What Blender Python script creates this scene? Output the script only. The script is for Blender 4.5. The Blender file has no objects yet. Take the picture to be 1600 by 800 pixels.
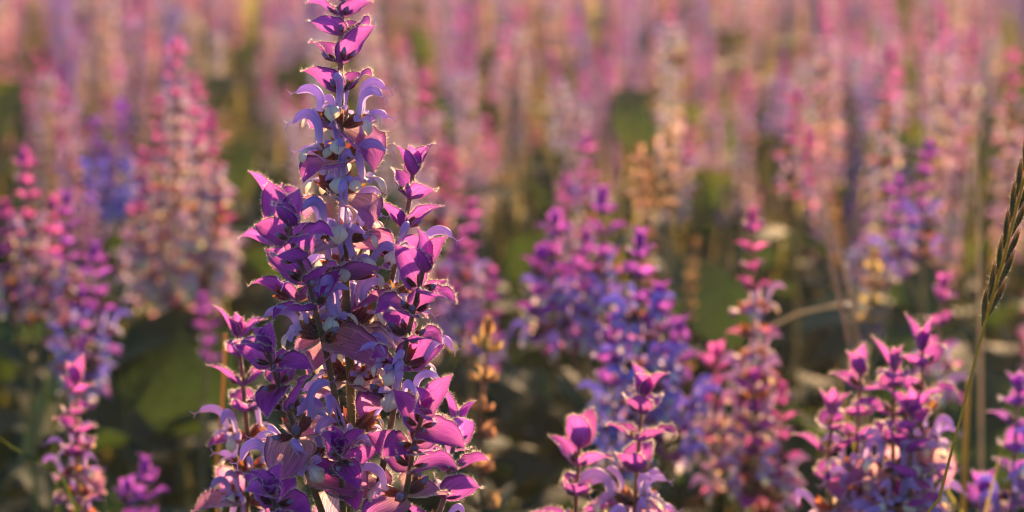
import bpy, math, random
import numpy as np
from mathutils import Vector, Matrix

random.seed(7); np.random.seed(7)
R = math.radians
scene = bpy.context.scene
col = scene.collection

# ------------------------------------------------------------------ camera
CAM_H, PITCH, LENS, SENSOR, FOCUS = 1.35, R(9.7), 85.0, 36.0, 1.32
cam_d = bpy.data.cameras.new('camera')
cam_d.lens, cam_d.sensor_width, cam_d.sensor_fit = LENS, SENSOR, 'HORIZONTAL'
cam_d.clip_start, cam_d.clip_end = 0.05, 6000
cam_d.dof.use_dof = True
cam_d.dof.focus_distance = FOCUS
cam_d.dof.aperture_fstop = 7.1
cam = bpy.data.objects.new('camera', cam_d); col.objects.link(cam)
cam.location = (0, 0, CAM_H); cam.rotation_euler = (R(90) - PITCH, 0, 0)
scene.camera = cam

# ------------------------------------------------------------------ sky and sun
SUN_EL, SUN_AZ = R(11.5), R(13)           # azimuth measured from +Y (view direction) towards +X
world = bpy.data.worlds.new('World'); scene.world = world; world.use_nodes = True
wn = world.node_tree; wn.nodes.clear()
sky = wn.nodes.new('ShaderNodeTexSky'); sky.sky_type = 'NISHITA'; sky.sun_disc = False
sky.sun_elevation, sky.sun_rotation = SUN_EL, SUN_AZ
sky.air_density, sky.dust_density, sky.ozone_density = 1.0, 0.4, 3.0
bg = wn.nodes.new('ShaderNodeBackground'); bg.inputs['Strength'].default_value = 0.09
wo = wn.nodes.new('ShaderNodeOutputWorld')
wn.links.new(sky.outputs[0], bg.inputs[0]); wn.links.new(bg.outputs[0], wo.inputs[0])
sun_d = bpy.data.lights.new('sun', 'SUN'); sun_d.energy = 5.0; sun_d.angle = R(0.6)
sun_d.color = (1.0, 0.61, 0.32)
sun = bpy.data.objects.new('sun', sun_d); col.objects.link(sun)
sdir = Vector((math.sin(SUN_AZ) * math.cos(SUN_EL), math.cos(SUN_AZ) * math.cos(SUN_EL), math.sin(SUN_EL)))
sun.rotation_euler = sdir.to_track_quat('Z', 'Y').to_euler()
scene.view_settings.view_transform = 'Standard'; scene.view_settings.look = 'None'
scene.view_settings.exposure = 1.5; scene.view_settings.gamma = 1.0
cy = scene.cycles
cy.max_bounces, cy.diffuse_bounces, cy.transmission_bounces, cy.glossy_bounces = 5, 4, 4, 1
cy.use_denoising = True
cy.pixel_filter_type = 'BLACKMAN_HARRIS'; cy.filter_width = 1.1
cy.use_adaptive_sampling = True; cy.adaptive_threshold = 0.025
try: cy.denoiser = 'OPENIMAGEDENOISE'
except Exception: pass
cy.sample_clamp_indirect = 6.0

PXR = SENSOR / LENS / 1600.0
FWD = Vector((0, math.cos(PITCH), -math.sin(PITCH))); UPV = Vector((0, math.sin(PITCH), math.cos(PITCH)))
def P(px, py, D):
    """pixel of the 1600x800 photograph at depth D along the view axis -> world point"""
    return Vector((0, 0, CAM_H)) + D * (FWD + Vector((1, 0, 0)) * ((px - 800) * PXR) + UPV * ((400 - py) * PXR))

# ------------------------------------------------------------------ materials
def ramp_node(nt, stops):
    r = nt.nodes.new('ShaderNodeValToRGB')
    e = r.color_ramp.elements
    while len(e) < len(stops): e.new(0.5)
    for k, (p, c) in enumerate(stops): e[k].position = p; e[k].color = (*c, 1)
    return r
def tissue(name, stops, trans_stops, trans=0.5, edge=None, vein=0.35, rough=0.55, sheen=0.2, veinscale=(2.5, 26), bump=0.0, hue=0.02, val=0.3, spec=0.3):
    """thin plant tissue: colour runs along the piece (pt.x), rim at |pt.y| -> 1, part of the light shines through"""
    m = bpy.data.materials.new(name); m.use_nodes = True
    nt = m.node_tree; nt.nodes.clear(); N, L = nt.nodes.new, nt.links.new
    at = N('ShaderNodeAttribute'); at.attribute_name = 'pt'
    sp = N('ShaderNodeSeparateXYZ'); L(at.outputs['Vector'], sp.inputs[0])
    oi = N('ShaderNodeObjectInfo')
    cb = N('ShaderNodeCombineXYZ')
    for k, src in ((0, sp.outputs[0]), (1, sp.outputs[1])):
        mu = N('ShaderNodeMath'); mu.operation = 'MULTIPLY'; mu.inputs[1].default_value = veinscale[k]
        L(src, mu.inputs[0]); L(mu.outputs[0], cb.inputs[k])
    ad = N('ShaderNodeMath'); ad.operation = 'MULTIPLY_ADD'; ad.inputs[1].default_value = 37.0
    L(oi.outputs['Random'], ad.inputs[0]); L(sp.outputs[2], ad.inputs[2]); L(ad.outputs[0], cb.inputs[2])
    no = N('ShaderNodeTexNoise'); no.inputs['Scale'].default_value = 1.0; no.inputs['Detail'].default_value = 3.0
    L(cb.outputs[0], no.inputs['Vector'])
    vr = N('ShaderNodeMapRange'); vr.inputs['From Min'].default_value = 0.3; vr.inputs['From Max'].default_value = 0.7
    vr.inputs['To Min'].default_value = 1.0 - vein; vr.inputs['To Max'].default_value = 1.0 + vein * 0.5
    L(no.outputs['Fac'], vr.inputs['Value'])
    # a little drift of the ramp position so that no two pieces are alike
    pj = N('ShaderNodeMath'); pj.operation = 'MULTIPLY_ADD'; pj.inputs[1].default_value = 0.35; 
    L(no.outputs['Fac'], pj.inputs[0]); 
    pk = N('ShaderNodeMath'); pk.operation = 'SUBTRACT'; pk.inputs[1].default_value = 0.175
    L(sp.outputs[0], pk.inputs[0]); L(pk.outputs[0], pj.inputs[2])
    def col_chain(st):
        r = ramp_node(nt, st); L(pj.outputs[0], r.inputs[0]); out = r.outputs[0]
        if edge is not None:
            ab = N('ShaderNodeMath'); ab.operation = 'ABSOLUTE'; L(sp.outputs[1], ab.inputs[0])
            er = N('ShaderNodeMapRange'); er.inputs['From Min'].default_value = 0.82; er.inputs['From Max'].default_value = 1.0
            L(ab.outputs[0], er.inputs['Value'])
            mx = N('ShaderNodeMix'); mx.data_type = 'RGBA'; L(er.outputs[0], mx.inputs[0]); L(out, mx.inputs[6])
            mx.inputs[7].default_value = (*edge, 1); out = mx.outputs[2]
        m1 = N('ShaderNodeMix'); m1.data_type = 'RGBA'; m1.blend_type = 'MULTIPLY'; m1.inputs[0].default_value = 1
        L(out, m1.inputs[6]); L(oi.outputs['Color'], m1.inputs[7])
        hs = N('ShaderNodeHueSaturation'); L(m1.outputs[2], hs.inputs['Color'])
        h = N('ShaderNodeMapRange'); h.inputs['To Min'].default_value = 0.5 - hue; h.inputs['To Max'].default_value = 0.5 + hue
        L(oi.outputs['Random'], h.inputs['Value']); L(h.outputs[0], hs.inputs['Hue'])
        wn_ = N('ShaderNodeTexWhiteNoise'); wn_.noise_dimensions = '1D'; L(ad.outputs[0], wn_.inputs['W'])
        vv = N('ShaderNodeMapRange'); vv.inputs['To Min'].default_value = 1 - val; vv.inputs['To Max'].default_value = 1 + val * 0.6
        L(wn_.outputs['Value'], vv.inputs['Value'])
        vm = N('ShaderNodeMath'); vm.operation = 'MULTIPLY'; L(vv.outputs[0], vm.inputs[0]); L(vr.outputs[0], vm.inputs[1])
        L(vm.outputs[0], hs.inputs['Value'])
        return hs.outputs[0]
    pb = N('ShaderNodeBsdfPrincipled'); L(col_chain(stops), pb.inputs['Base Color'])
    pb.inputs['Roughness'].default_value = rough; pb.inputs['Specular IOR Level'].default_value = spec
    pb.inputs['Sheen Weight'].default_value = sheen; pb.inputs['Sheen Roughness'].default_value = 0.35
    tr = N('ShaderNodeBsdfTranslucent'); L(col_chain(trans_stops), tr.inputs['Color'])
    if bump:
        b = N('ShaderNodeBump'); b.inputs['Strength'].default_value = bump; b.inputs['Distance'].default_value = 0.004
        L(no.outputs['Fac'], b.inputs['Height']); L(b.outputs[0], pb.inputs['Normal']); L(b.outputs[0], tr.inputs['Normal'])
    mix = N('ShaderNodeMixShader'); mix.inputs[0].default_value = trans
    L(pb.outputs[0], mix.inputs[1]); L(tr.outputs[0], mix.inputs[2])
    o = N('ShaderNodeOutputMaterial'); L(mix.outputs[0], o.inputs[0])
    return m

M = {}
M['bract'] = tissue('bract_tissue',
    [(0.0, (0.40, 0.26, 0.40)), (0.25, (0.44, 0.075, 0.52)), (0.6, (0.40, 0.022, 0.58)), (1.0, (0.28, 0.01, 0.42))],
    [(0.0, (0.90, 0.62, 0.60)), (0.3, (0.94, 0.42, 0.72)), (0.7, (0.90, 0.26, 0.76)), (1.0, (0.66, 0.18, 0.54))],
    trans=0.55, edge=(0.20, 0.04, 0.18), vein=0.5, bump=0.35, sheen=0.08, spec=0.15, hue=0.02, val=0.28)
M['bract_old'] = tissue('mature_bract_tissue',
    [(0.0, (0.50, 0.38, 0.40)), (0.3, (0.54, 0.19, 0.48)), (0.7, (0.48, 0.07, 0.54)), (1.0, (0.32, 0.07, 0.38))],
    [(0.0, (0.95, 0.78, 0.62)), (0.35, (0.95, 0.62, 0.68)), (0.75, (0.88, 0.42, 0.70)), (1.0, (0.68, 0.20, 0.50))],
    trans=0.64, edge=(0.24, 0.05, 0.20), vein=0.5, sheen=0.08, spec=0.15, hue=0.02, val=0.2, bump=0.35)
M['bract_young'] = tissue('young_bract_tissue',
    [(0.0, (0.24, 0.06, 0.30)), (0.4, (0.34, 0.010, 0.56)), (1.0, (0.28, 0.008, 0.46))],
    [(0.0, (0.66, 0.24, 0.56)), (0.5, (0.84, 0.18, 0.82)), (1.0, (0.84, 0.22, 0.74))],
    trans=0.5, edge=(0.18, 0.03, 0.18), vein=0.5, bump=0.3, sheen=0.08, spec=0.15, hue=0.015, val=0.22)
M['corolla'] = tissue('corolla_tissue',
    [(0.0, (0.62, 0.54, 0.74)), (0.3, (0.48, 0.40, 0.90)), (0.8, (0.45, 0.33, 0.90)), (1.0, (0.52, 0.38, 0.88))],
    [(0.0, (0.80, 0.70, 0.80)), (0.5, (0.68, 0.50, 0.92)), (1.0, (0.74, 0.50, 0.90))],
    trans=0.5, vein=0.18, sheen=0.25, veinscale=(1.5, 6), hue=0.012, val=0.15)
M['lip'] = tissue('lower_lip_tissue',
    [(0.0, (0.46, 0.34, 0.78)), (0.35, (0.60, 0.50, 0.78)), (0.6, (0.86, 0.85, 0.86)), (1.0, (0.80, 0.74, 0.58))],
    [(0.0, (0.66, 0.46, 0.74)), (0.4, (0.80, 0.62, 0.66)), (0.7, (0.88, 0.78, 0.60)), (1.0, (0.80, 0.58, 0.30))],
    trans=0.5, vein=0.2, sheen=0.2, veinscale=(2, 8), hue=0.012, val=0.15)
M['calyx'] = tissue('calyx_tissue',
    [(0.0, (0.10, 0.11, 0.05)), (0.4, (0.10, 0.05, 0.08)), (0.8, (0.13, 0.04, 0.07)), (1.0, (0.20, 0.07, 0.05))],
    [(0.0, (0.40, 0.30, 0.08)), (0.5, (0.55, 0.20, 0.08)), (1.0, (0.75, 0.28, 0.08))],
    trans=0.5, vein=0.6, sheen=0.4, veinscale=(1.0, 30), hue=0.03, val=0.3)
M['bud'] = tissue('bud_tissue',
    [(0.0, (0.30, 0.26, 0.44)), (1.0, (0.22, 0.17, 0.40))], [(0.0, (0.5, 0.36, 0.5)), (1.0, (0.5, 0.3, 0.55))],
    trans=0.2, vein=0.2, sheen=0.3)
M['dry_bract'] = tissue('dry_bract_tissue',
    [(0.0, (0.26, 0.20, 0.10)), (0.5, (0.34, 0.25, 0.16)), (1.0, (0.26, 0.17, 0.11))],
    [(0.0, (0.66, 0.52, 0.26)), (0.5, (0.74, 0.56, 0.32)), (1.0, (0.66, 0.46, 0.26))],
    trans=0.5, edge=(0.2, 0.1, 0.06), vein=0.4, sheen=0.3)
M['stem'] = tissue('stem_tissue',
    [(0.0, (0.10, 0.14, 0.05)), (0.55, (0.12, 0.14, 0.05)), (0.85, (0.16, 0.09, 0.08)), (1.0, (0.18, 0.07, 0.12))],
    [(0.0, (0.35, 0.40, 0.10)), (1.0, (0.5, 0.3, 0.15))],
    trans=0.3, vein=0.3, sheen=0.6, veinscale=(60, 2), val=0.15)
M['hair'] = tissue('plant_hair', [(0.0, (0.75, 0.68, 0.62)), (1.0, (0.8, 0.74, 0.7))], [(0.0, (0.95, 0.85, 0.7)), (1.0, (0.95, 0.88, 0.75))],
    trans=0.6, vein=0.0, sheen=0.0, val=0.1)
M['leaf'] = tissue('leaf_tissue',
    [(0.0, (0.035, 0.10, 0.05)), (0.5, (0.025, 0.09, 0.05)), (1.0, (0.04, 0.10, 0.04))],
    [(0.0, (0.09, 0.14, 0.015)), (0.5, (0.07, 0.12, 0.015)), (1.0, (0.18, 0.18, 0.02))],
    trans=0.45, vein=0.45, rough=0.7, sheen=0.08, spec=0.12, veinscale=(14, 9), bump=0.6, hue=0.02, val=0.35)
M['grass'] = tissue('grass_tissue',
    [(0.0, (0.07, 0.13, 0.03)), (0.6, (0.11, 0.16, 0.04)), (1.0, (0.26, 0.22, 0.08))],
    [(0.0, (0.25, 0.36, 0.04)), (0.6, (0.48, 0.44, 0.06)), (1.0, (0.75, 0.52, 0.14))],
    trans=0.45, vein=0.2, sheen=0.2, veinscale=(3, 6), val=0.3)
M['straw'] = tissue('straw_tissue',
    [(0.0, (0.30, 0.24, 0.14)), (1.0, (0.46, 0.36, 0.24))], [(0.0, (0.6, 0.5, 0.24)), (1.0, (0.8, 0.62, 0.38))],
    trans=0.35, vein=0.25, sheen=0.3, val=0.2)
M['spikelet'] = tissue('spikelet_tissue',
    [(0.0, (0.06, 0.09, 0.03)), (0.6, (0.09, 0.07, 0.04)), (1.0, (0.16, 0.10, 0.07))],
    [(0.0, (0.2, 0.22, 0.05)), (1.0, (0.5, 0.32, 0.12))], trans=0.25, vein=0.5, sheen=0.4, veinscale=(2, 20), val=0.2)

def simple(name, c, rough=0.9):
    m = bpy.data.materials.new(name); m.use_nodes = True
    nt = m.node_tree; b = nt.nodes['Principled BSDF']; b.inputs['Roughness'].default_value = rough
    n = nt.nodes.new('ShaderNodeTexNoise'); n.inputs['Scale'].default_value = 9; n.inputs['Detail'].default_value = 6
    tc = nt.nodes.new('ShaderNodeTexCoord'); nt.links.new(tc.outputs['Object'], n.inputs['Vector'])
    r = ramp_node(nt, [(0.3, tuple(x * 0.55 for x in c)), (0.7, c)])
    nt.links.new(n.outputs['Fac'], r.inputs[0]); nt.links.new(r.outputs[0], b.inputs['Base Color'])
    return m
M['soil'] = simple('soil', (0.075, 0.058, 0.035))
def dew_mat():
    m = bpy.data.materials.new('dew'); m.use_nodes = True
    b = m.node_tree.nodes['Principled BSDF']; b.inputs['Base Color'].default_value = (1, 1, 1, 1)
    b.inputs['Roughness'].default_value = 0.18; b.inputs['IOR'].default_value = 1.33; b.inputs['Transmission Weight'].default_value = 1
    return m
M['dew'] = dew_mat()
def haze_mat():
    m = bpy.data.materials.new('evening_haze'); m.use_nodes = True; nt = m.node_tree; nt.nodes.clear()
    v = nt.nodes.new('ShaderNodeVolumePrincipled'); v.inputs['Color'].default_value = (0.95, 0.93, 0.90, 1)
    v.inputs['Density'].default_value = 0.0019; v.inputs['Anisotropy'].default_value = 0.55
    o = nt.nodes.new('ShaderNodeOutputMaterial'); nt.links.new(v.outputs[0], o.inputs['Volume']); return m
M['haze'] = haze_mat()

# ------------------------------------------------------------------ mesh collector
class MB:
    def __init__(s): s.v, s.f, s.a, s.m, s.mats, s.n = [], [], [], [], [], 0
    def add(s, V, F, A, mat, T=None):
        V = np.asarray(V, float)
        if T is not None:
            T = np.array(T); V = V @ T[:3, :3].T + T[:3, 3]
        if mat not in s.mats: s.mats.append(mat)
        s.v.append(V); s.a.append(np.asarray(A, float)); s.f += [tuple(i + s.n for i in f) for f in F]
        s.m += [s.mats.index(mat)] * len(F); s.n += len(V)
    def merge(s, o, T=None, rnd=None):
        """append another collector, transformed"""
        if not o.n: return
        V = np.concatenate(o.v); A = np.concatenate(o.a).copy()
        if rnd is not None: A[:, 2] += rnd
        if T is not None:
            T = np.array(T); V = V @ T[:3, :3].T + T[:3, 3]
        idx = []
        for mt in o.mats:
            if mt not in s.mats: s.mats.append(mt)
            idx.append(s.mats.index(mt))
        s.v.append(V); s.a.append(A); n = s.n
        s.f += [tuple(i + n for i in f) for f in o.f]; s.m += [idx[k] for k in o.m]; s.n += len(V)
    def mesh(s, name, smooth=True):
        me = bpy.data.meshes.new(name)
        V = np.concatenate(s.v)
        me.from_pydata(V.tolist(), [], s.f)
        for mt in s.mats: me.materials.append(M[mt])
        me.polygons.foreach_set('material_index', s.m)
        if smooth: me.polygons.foreach_set('use_smooth', [True] * len(me.polygons))
        at = me.attributes.new('pt', 'FLOAT_VECTOR', 'POINT')
        at.data.foreach_set('vector', np.concatenate(s.a).astype(np.float32).ravel())
        me.update()
        return me

def grid_faces(nu, nv, closed=False):
    F = []
    w = nv if closed else nv
    for i in range(nu - 1):
        for j in range(nv if closed else nv - 1):
            j2 = (j + 1) % nv
            F.append((i * nv + j, i * nv + j2, (i + 1) * nv + j2, (i + 1) * nv + j))
    return F

CTRL_U = [0, .06, .15, .28, .42, .56, .70, .82, .91, 1.0]
def ip(u, ys, xs=CTRL_U): return np.interp(u, xs, ys)

def patch(mb, L, W, mat, wprof, phi, cup, nu, nv, ruffle=0.0, seed=0, hairs=0, wob=0.0):
    """a leaf-like sheet attached at the origin, running along +X, concave side up. phi: angle profile of its midrib"""
    rs = np.random.RandomState(seed)
    u = np.linspace(0, 1, nu) ** 0.92; v = np.linspace(-1, 1, nv)
    ph = ip(u, phi, np.linspace(0, 1, len(phi)))
    du = np.diff(u, prepend=0)
    cx = np.cumsum(np.cos(ph) * du) * L; cz = np.cumsum(np.sin(ph) * du) * L
    w = ip(u, wprof) * W; c = ip(u, cup, np.linspace(0, 1, len(cup))) + 1e-4
    p1, p2, f1 = rs.rand(3) * 6.28
    V = np.zeros((nu, nv, 3)); A = np.zeros((nu, nv, 3))
    vv = v[None, :]; cc = c[:, None]; ww = w[:, None]
    lat = ww * np.sin(vv * cc) / cc; h = ww * (1 - np.cos(vv * cc)) / cc
    h = h + ruffle * ww * (np.sin(u[:, None] * 13 + p1 + (vv > 0) * 2.1) + 0.6 * np.sin(u[:, None] * 23 + p2)) * vv ** 2
    sway = wob * L * np.sin(u * 2.6 + f1) * u
    nx, nz = -np.sin(ph)[:, None], np.cos(ph)[:, None]
    V[..., 0] = cx[:, None] + nx * h; V[..., 1] = lat + sway[:, None]; V[..., 2] = cz[:, None] + nz * h
    A[..., 0] = u[:, None]; A[..., 1] = vv; A[..., 2] = rs.rand() * 20
    mb.add(V.reshape(-1, 3), grid_faces(nu, nv), A.reshape(-1, 3), mat)
    if hairs:
        HV, HF, HA = [], [], []
        ed = np.concatenate([V[:, 0], V[::-1, -1]])
        inn = np.concatenate([V[:, 1], V[::-1, -2]])
        for k in range(hairs):
            t = rs.rand() * (len(ed) - 1.001); i = int(t); fr = t - i
            p = ed[i] * (1 - fr) + ed[i + 1] * fr; q = inn[i] * (1 - fr) + inn[i + 1] * fr
            d = p - q; d = d / (np.linalg.norm(d) + 1e-9) + rs.randn(3) * 0.45
            s_ = rs.randn(3); s_ = np.cross(d, s_); s_ /= np.linalg.norm(s_) + 1e-9
            ln = 0.0006 + rs.rand() * 0.0012; hw = 0.00007
            n = len(HV); HV += [p - s_ * hw, p + s_ * hw, p + d * ln]; HF.append((n, n + 1, n + 2)); HA += [(0, 0, 0), (0, 0, 0), (1, 0, 0)]
        mb.add(HV, HF, HA, 'hair')

def tube(mb, pts, rad, mat, sides=6, hairs=0, hl=0.0015, seed=0, u0=0, u1=1, cap=True):
    """swept round tube through pts"""
    pts = np.asarray([tuple(p) for p in pts], float); n = len(pts)
    rad = np.interp(np.linspace(0, 1, n), np.linspace(0, 1, len(rad)), rad)
    tan = np.gradient(pts, axis=0); tan /= np.linalg.norm(tan, axis=1)[:, None] + 1e-12
    ref = np.array([1.0, 0.13, 0.07]); 
    if abs(tan[0] @ ref) > 0.9: ref = np.array([0.1, 1, 0.2])
    V, A = [], []
    X = np.cross(tan[0], ref); X /= np.linalg.norm(X)
    fr = []
    for i in range(n):
        X = X - tan[i] * (X @ tan[i]); X /= np.linalg.norm(X); Y = np.cross(tan[i], X); fr.append((X.copy(), Y))
        for k in range(sides):
            a = 2 * math.pi * k / sides
            V.append(pts[i] + rad[i] * (X * math.cos(a) + Y * math.sin(a))); A.append((u0 + (u1 - u0) * i / (n - 1), k / sides, 0.5))
    F = grid_faces(n, sides, True)
    if cap: F.append(tuple(range((n - 1) * sides, n * sides)))
    mb.add(V, F, A, mat)
    if hairs:
        rs = np.random.RandomState(seed); HV, HF, HA = [], [], []
        for k in range(hairs):
            t = rs.rand() * (n - 1.001); i = int(t); f = t - i; a = rs.rand() * 6.283
            p = pts[i] * (1 - f) + pts[i + 1] * f; d = fr[i][0] * math.cos(a) + fr[i][1] * math.sin(a)
            p = p + d * rad[i] * 0.95; d = d + rs.randn(3) * 0.3
            s_ = tan[i] * 0.00006; j = len(HV); HV += [p - s_, p + s_, p + d * hl * (0.4 + 0.8 * rs.rand())]; HF.append((j, j + 1, j + 2)); HA += [(0, 0, 0), (0, 0, 0), (1, 0, 0)]
        mb.add(HV, HF, HA, 'hair')

OVATE = [.42, .76, .95, 1.0, .98, .90, .72, .44, .17, .015]
def bract_mb(L, W, elev, cup, tip, res=2, young=False, seed=0, mat=None, hairs=0, curve=0.35):
    """broad papery bract with a drawn-out tip; elev = angle of its base above the horizontal"""
    mb = MB(); nu, nv = {2: (13, 11), 1: (7, 5), 0: (5, 3)}[res]
    phi = [elev - 0.25, elev, elev + curve * 0.6, elev + curve, elev + curve * 0.6, elev + curve * 0.2 - tip * 0.5, elev - tip]
    patch(mb, L, W, mat or ('bract_young' if young else 'bract'), OVATE, phi, [cup * 0.8, cup, cup, cup * 0.8, cup * 0.5], nu, nv,
          ruffle=0.055, seed=seed, hairs=hairs, wob=0.04)
    return mb

def planar_sweep(mb, path, a, b, mat, nring, arc=math.pi, rnd=0.0, res=2):
    """channel/tube swept along a curve in the XZ plane; a = half-width in Y, b = half-depth in the plane; arc<pi leaves it open on the inside"""
    path = np.asarray(path, float); n = len(path)
    tan = np.gradient(path, axis=0); tan /= np.linalg.norm(tan, axis=1)[:, None]
    V, A = [], []
    for i in range(n):
        nx, nz = -tan[i][1], tan[i][0]
        for k in range(nring):
            th = -arc + 2 * arc * k / (nring - 1)
            o = b[i] * math.cos(th); y = a[i] * math.sin(th)
            V.append((path[i][0] + nx * o, y, path[i][1] + nz * o)); A.append((i / (n - 1), th / math.pi, rnd))
    mb.add(V, grid_faces(n, nring), A, mat)

def smooth_path(ctrl, n):
    ctrl = np.asarray(ctrl, float); t = np.linspace(0, 1, len(ctrl)); x = np.linspace(0, 1, n)
    out = np.stack([np.interp(x, t, ctrl[:, k]) for k in range(ctrl.shape[1])], 1)
    for _ in range(2):
        o = out.copy(); o[1:-1] = 0.25 * out[:-2] + 0.5 * out[1:-1] + 0.25 * out[2:]; out = o
    return out

C = 0.01
def calyx_mb(res=2, seed=0, hairs=0, big=1.0, mat='calyx'):
    rs = np.random.RandomState(seed); mb = MB()
    nr, ns = {2: (7, 15), 1: (4, 6), 0: (3, 4)}[res]
    t = np.linspace(0, 1, nr); k = np.arange(ns)
    V, A = [], []
    ax = np.stack([0.05 + 0.85 * t, np.zeros(nr), 0.02 + 0.34 * t + 0.1 * t * t], 1) * C * big
    r = np.interp(t, [0, .25, .6, 1], [.07, .22, .29, .31]) * C * big
    d = np.array([0.92, 0, 0.39]); up = np.array([-0.39, 0, 0.92])
    for i in range(nr):
        for j in k:
            a = 2 * math.pi * j / ns; rr = r[i] * (1 + (0.06 * math.cos(a * 5) if res == 2 else 0))
            p = ax[i] + up * rr * math.cos(a) + np.array([0, 1, 0]) * rr * math.sin(a)
            if i == nr - 1: p = p + d * C * big * (0.22 if (j % 3 == 0 or res < 2 and j % 2) else -0.04)
            V.append(p); A.append((t[i], j / ns, seed * 0.7))
    mb.add(V, grid_faces(nr, ns, True), A, mat)
    if hairs:
        HV, HF, HA = [], [], []; V = np.array(V).reshape(nr, ns, 3)
        for q in range(hairs):
            i = rs.randint(1, nr); j = rs.randint(ns); p = V[i, j]; d2 = p - ax[i]; d2 = d2 / (np.linalg.norm(d2) + 1e-9) + rs.randn(3) * 0.35
            s_ = np.array([1, 0, 0]) * 0.00005; n = len(HV); HV += [p - s_, p + s_, p + d2 * (0.0006 + 0.0008 * rs.rand())]; HF.append((n, n + 1, n + 2)); HA += [(0, 0, 0)] * 3
        mb.add(HV, HF, HA, 'hair')
    return mb

def bud_mb(res=2, size=1.0):
    """closed corolla just showing in the calyx mouth"""
    mb = MB(); n, k = (6, 8) if res == 2 else (4, 5)
    t = np.linspace(0, 1, n); V, A = [], []
    for i in range(n):
        rr = (math.sin(math.pi * min(1, 0.12 + 0.88 * t[i])) ** 0.7 * 0.24 + 0.01) * C * size
        p = np.array([0.55 + 0.75 * size * t[i], 0, 0.25 + 0.42 * size * t[i] + 0.15 * t[i] ** 2]) * C
        for j in range(k):
            a = 2 * math.pi * j / k
            V.append(p + np.array([-0.45, 0, 0.9]) * rr * math.cos(a) + np.array([0, 1, 0]) * rr * math.sin(a)); A.append((t[i], j / k, 0))
    mb.add(V, grid_faces(n, k, True), A, 'bud')
    return mb

def corolla_mb(res=2, seed=0, s=1.0):
    """two-lipped flower: sickle hood arching up and out, cream scoop of a lower lip, style poking out of the hood"""
    rs = np.random.RandomState(seed); mb = MB(); j = lambda q: (rs.rand() - 0.5) * q
    n, nr = {2: (18, 9), 1: (9, 5), 0: (5, 4)}[res]
    hx = 1.0 + j(.25); hz = 1.0 + j(.22); droop = j(.35)
    ctrl = [(.50, .20), (.80, .36), (1.02, .55), (1.06, .95), (1.06 + j(.1), 1.35), (1.2, 1.72), (1.2 + .28 * hx, 1.98), (1.2 + .65 * hx, 2.06 + droop * .2), (1.2 + .98 * hx, 1.92 + droop * .5), (1.2 + 1.2 * hx, 1.66 + droop)]
    ctrl = [(x, .3 + (z - .3) * hz) for x, z in ctrl]
    path = smooth_path(ctrl, n) * C * s
    tt = np.linspace(0, 1, n)
    a = np.interp(tt, [0, .25, .4, .7, .9, 1], [.13, .17, .15, .19, .15, .04]) * C * s
    b = np.interp(tt, [0, .25, .4, .7, .9, 1], [.13, .18, .20, .27, .20, .04]) * C * s
    planar_sweep(mb, path, a, b, 'corolla', nr, arc=2.55, rnd=seed * 1.3)
    # lower lip
    nu, nv = {2: (12, 9), 1: (6, 5), 0: (4, 3)}[res]
    lp = smooth_path([(.92, .42), (1.2, .56), (1.55, .58), (1.85, .45), (2.02, .18), (2.0, -.12), (1.88, -.32)], nu) * C * s
    lp[:, 1] += j(.2) * C * np.linspace(0, 1, nu)
    w = np.interp(np.linspace(0, 1, nu), [0, .25, .45, .65, .85, 1], [.13, .20, .26, .42, .36, .10]) * C * s
    tan = np.gradient(lp, axis=0); tan /= np.linalg.norm(tan, axis=1)[:, None]
    V, A = [], []
    for i in range(nu):
        for q in range(nv):
            v = -1 + 2 * q / (nv - 1); h = -(v * v) * w[i] * .55 + rs.randn() * .012 * C
            V.append((lp[i][0] - tan[i][1] * h, w[i] * math.sin(v * 1.3) / 1.0, lp[i][1] + tan[i][0] * h)); A.append((i / (nu - 1), v, seed))
    mb.add(V, grid_faces(nu, nv), A, 'lip')
    if res:
        for sg in (-1, 1):        # side lobes of the lip
            t2 = MB(); patch(t2, .62 * C * s, .26 * C * s, 'corolla', [.4, .6, .8, .95, 1, 1, .9, .7, .45, .1], [.1, -.2, -.9], [.5, .6], 6 if res == 2 else 4, 5 if res == 2 else 3, seed=seed + sg + 1)
            T = Matrix.Translation((1.18 * C * s, sg * .13 * C * s, .55 * C * s)) @ Matrix.Rotation(sg * (0.85 + j(.3)), 4, 'Z') @ Matrix.Rotation(sg * .5, 4, 'X')
            mb.merge(t2, T)
        e = path[-2]; q = np.array([(e[0], 0, e[1]), (e[0] + .18 * C, .01 * C, e[1] - .06 * C), (e[0] + .38 * C, j(.1) * C, e[1] - .16 * C), (e[0] + .5 * C, j(.2) * C, e[1] - .42 * C * (1 + j(.6)))])
        tube(mb, q, [.028 * C, .018 * C], 'corolla', 4 if res == 2 else 3)
        if res == 2:
            tube(mb, [q[2], q[2] + np.array([.2, .05, .1]) * C, q[2] + np.array([.3, .02, .22]) * C], [.02 * C, .012 * C], 'corolla', 4)
    return mb

def leaf_mb(L, W, seed, res=1, elev=0.3, droop=0.9, mat='leaf', pet=0.25):
    mb = MB(); rs = np.random.RandomState(seed)
    nu, nv = (12, 7) if res else (6, 3)
    pl = pet * L
    tube(mb, [(0, 0, 0), (pl * .5 * math.cos(elev), 0, pl * .5 * math.sin(elev)), (pl * math.cos(elev), 0, pl * math.sin(elev))], [.0032, .0022], 'stem', 5 if res else 3, u1=.4)
    t = MB(); prof = [.35, .75, .95, 1.0, .96, .85, .68, .46, .27, .03]
    patch(t, L, W, mat, prof, [elev, elev - .1, elev - droop * .4, elev - droop * .8, elev - droop], [-.25 + rs.rand() * .9, .5, .3], nu, nv, ruffle=0.10, seed=seed, wob=0.06)
    mb.merge(t, Matrix.Translation((pl * math.cos(elev), 0, pl * math.sin(elev))))
    return mb

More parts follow.
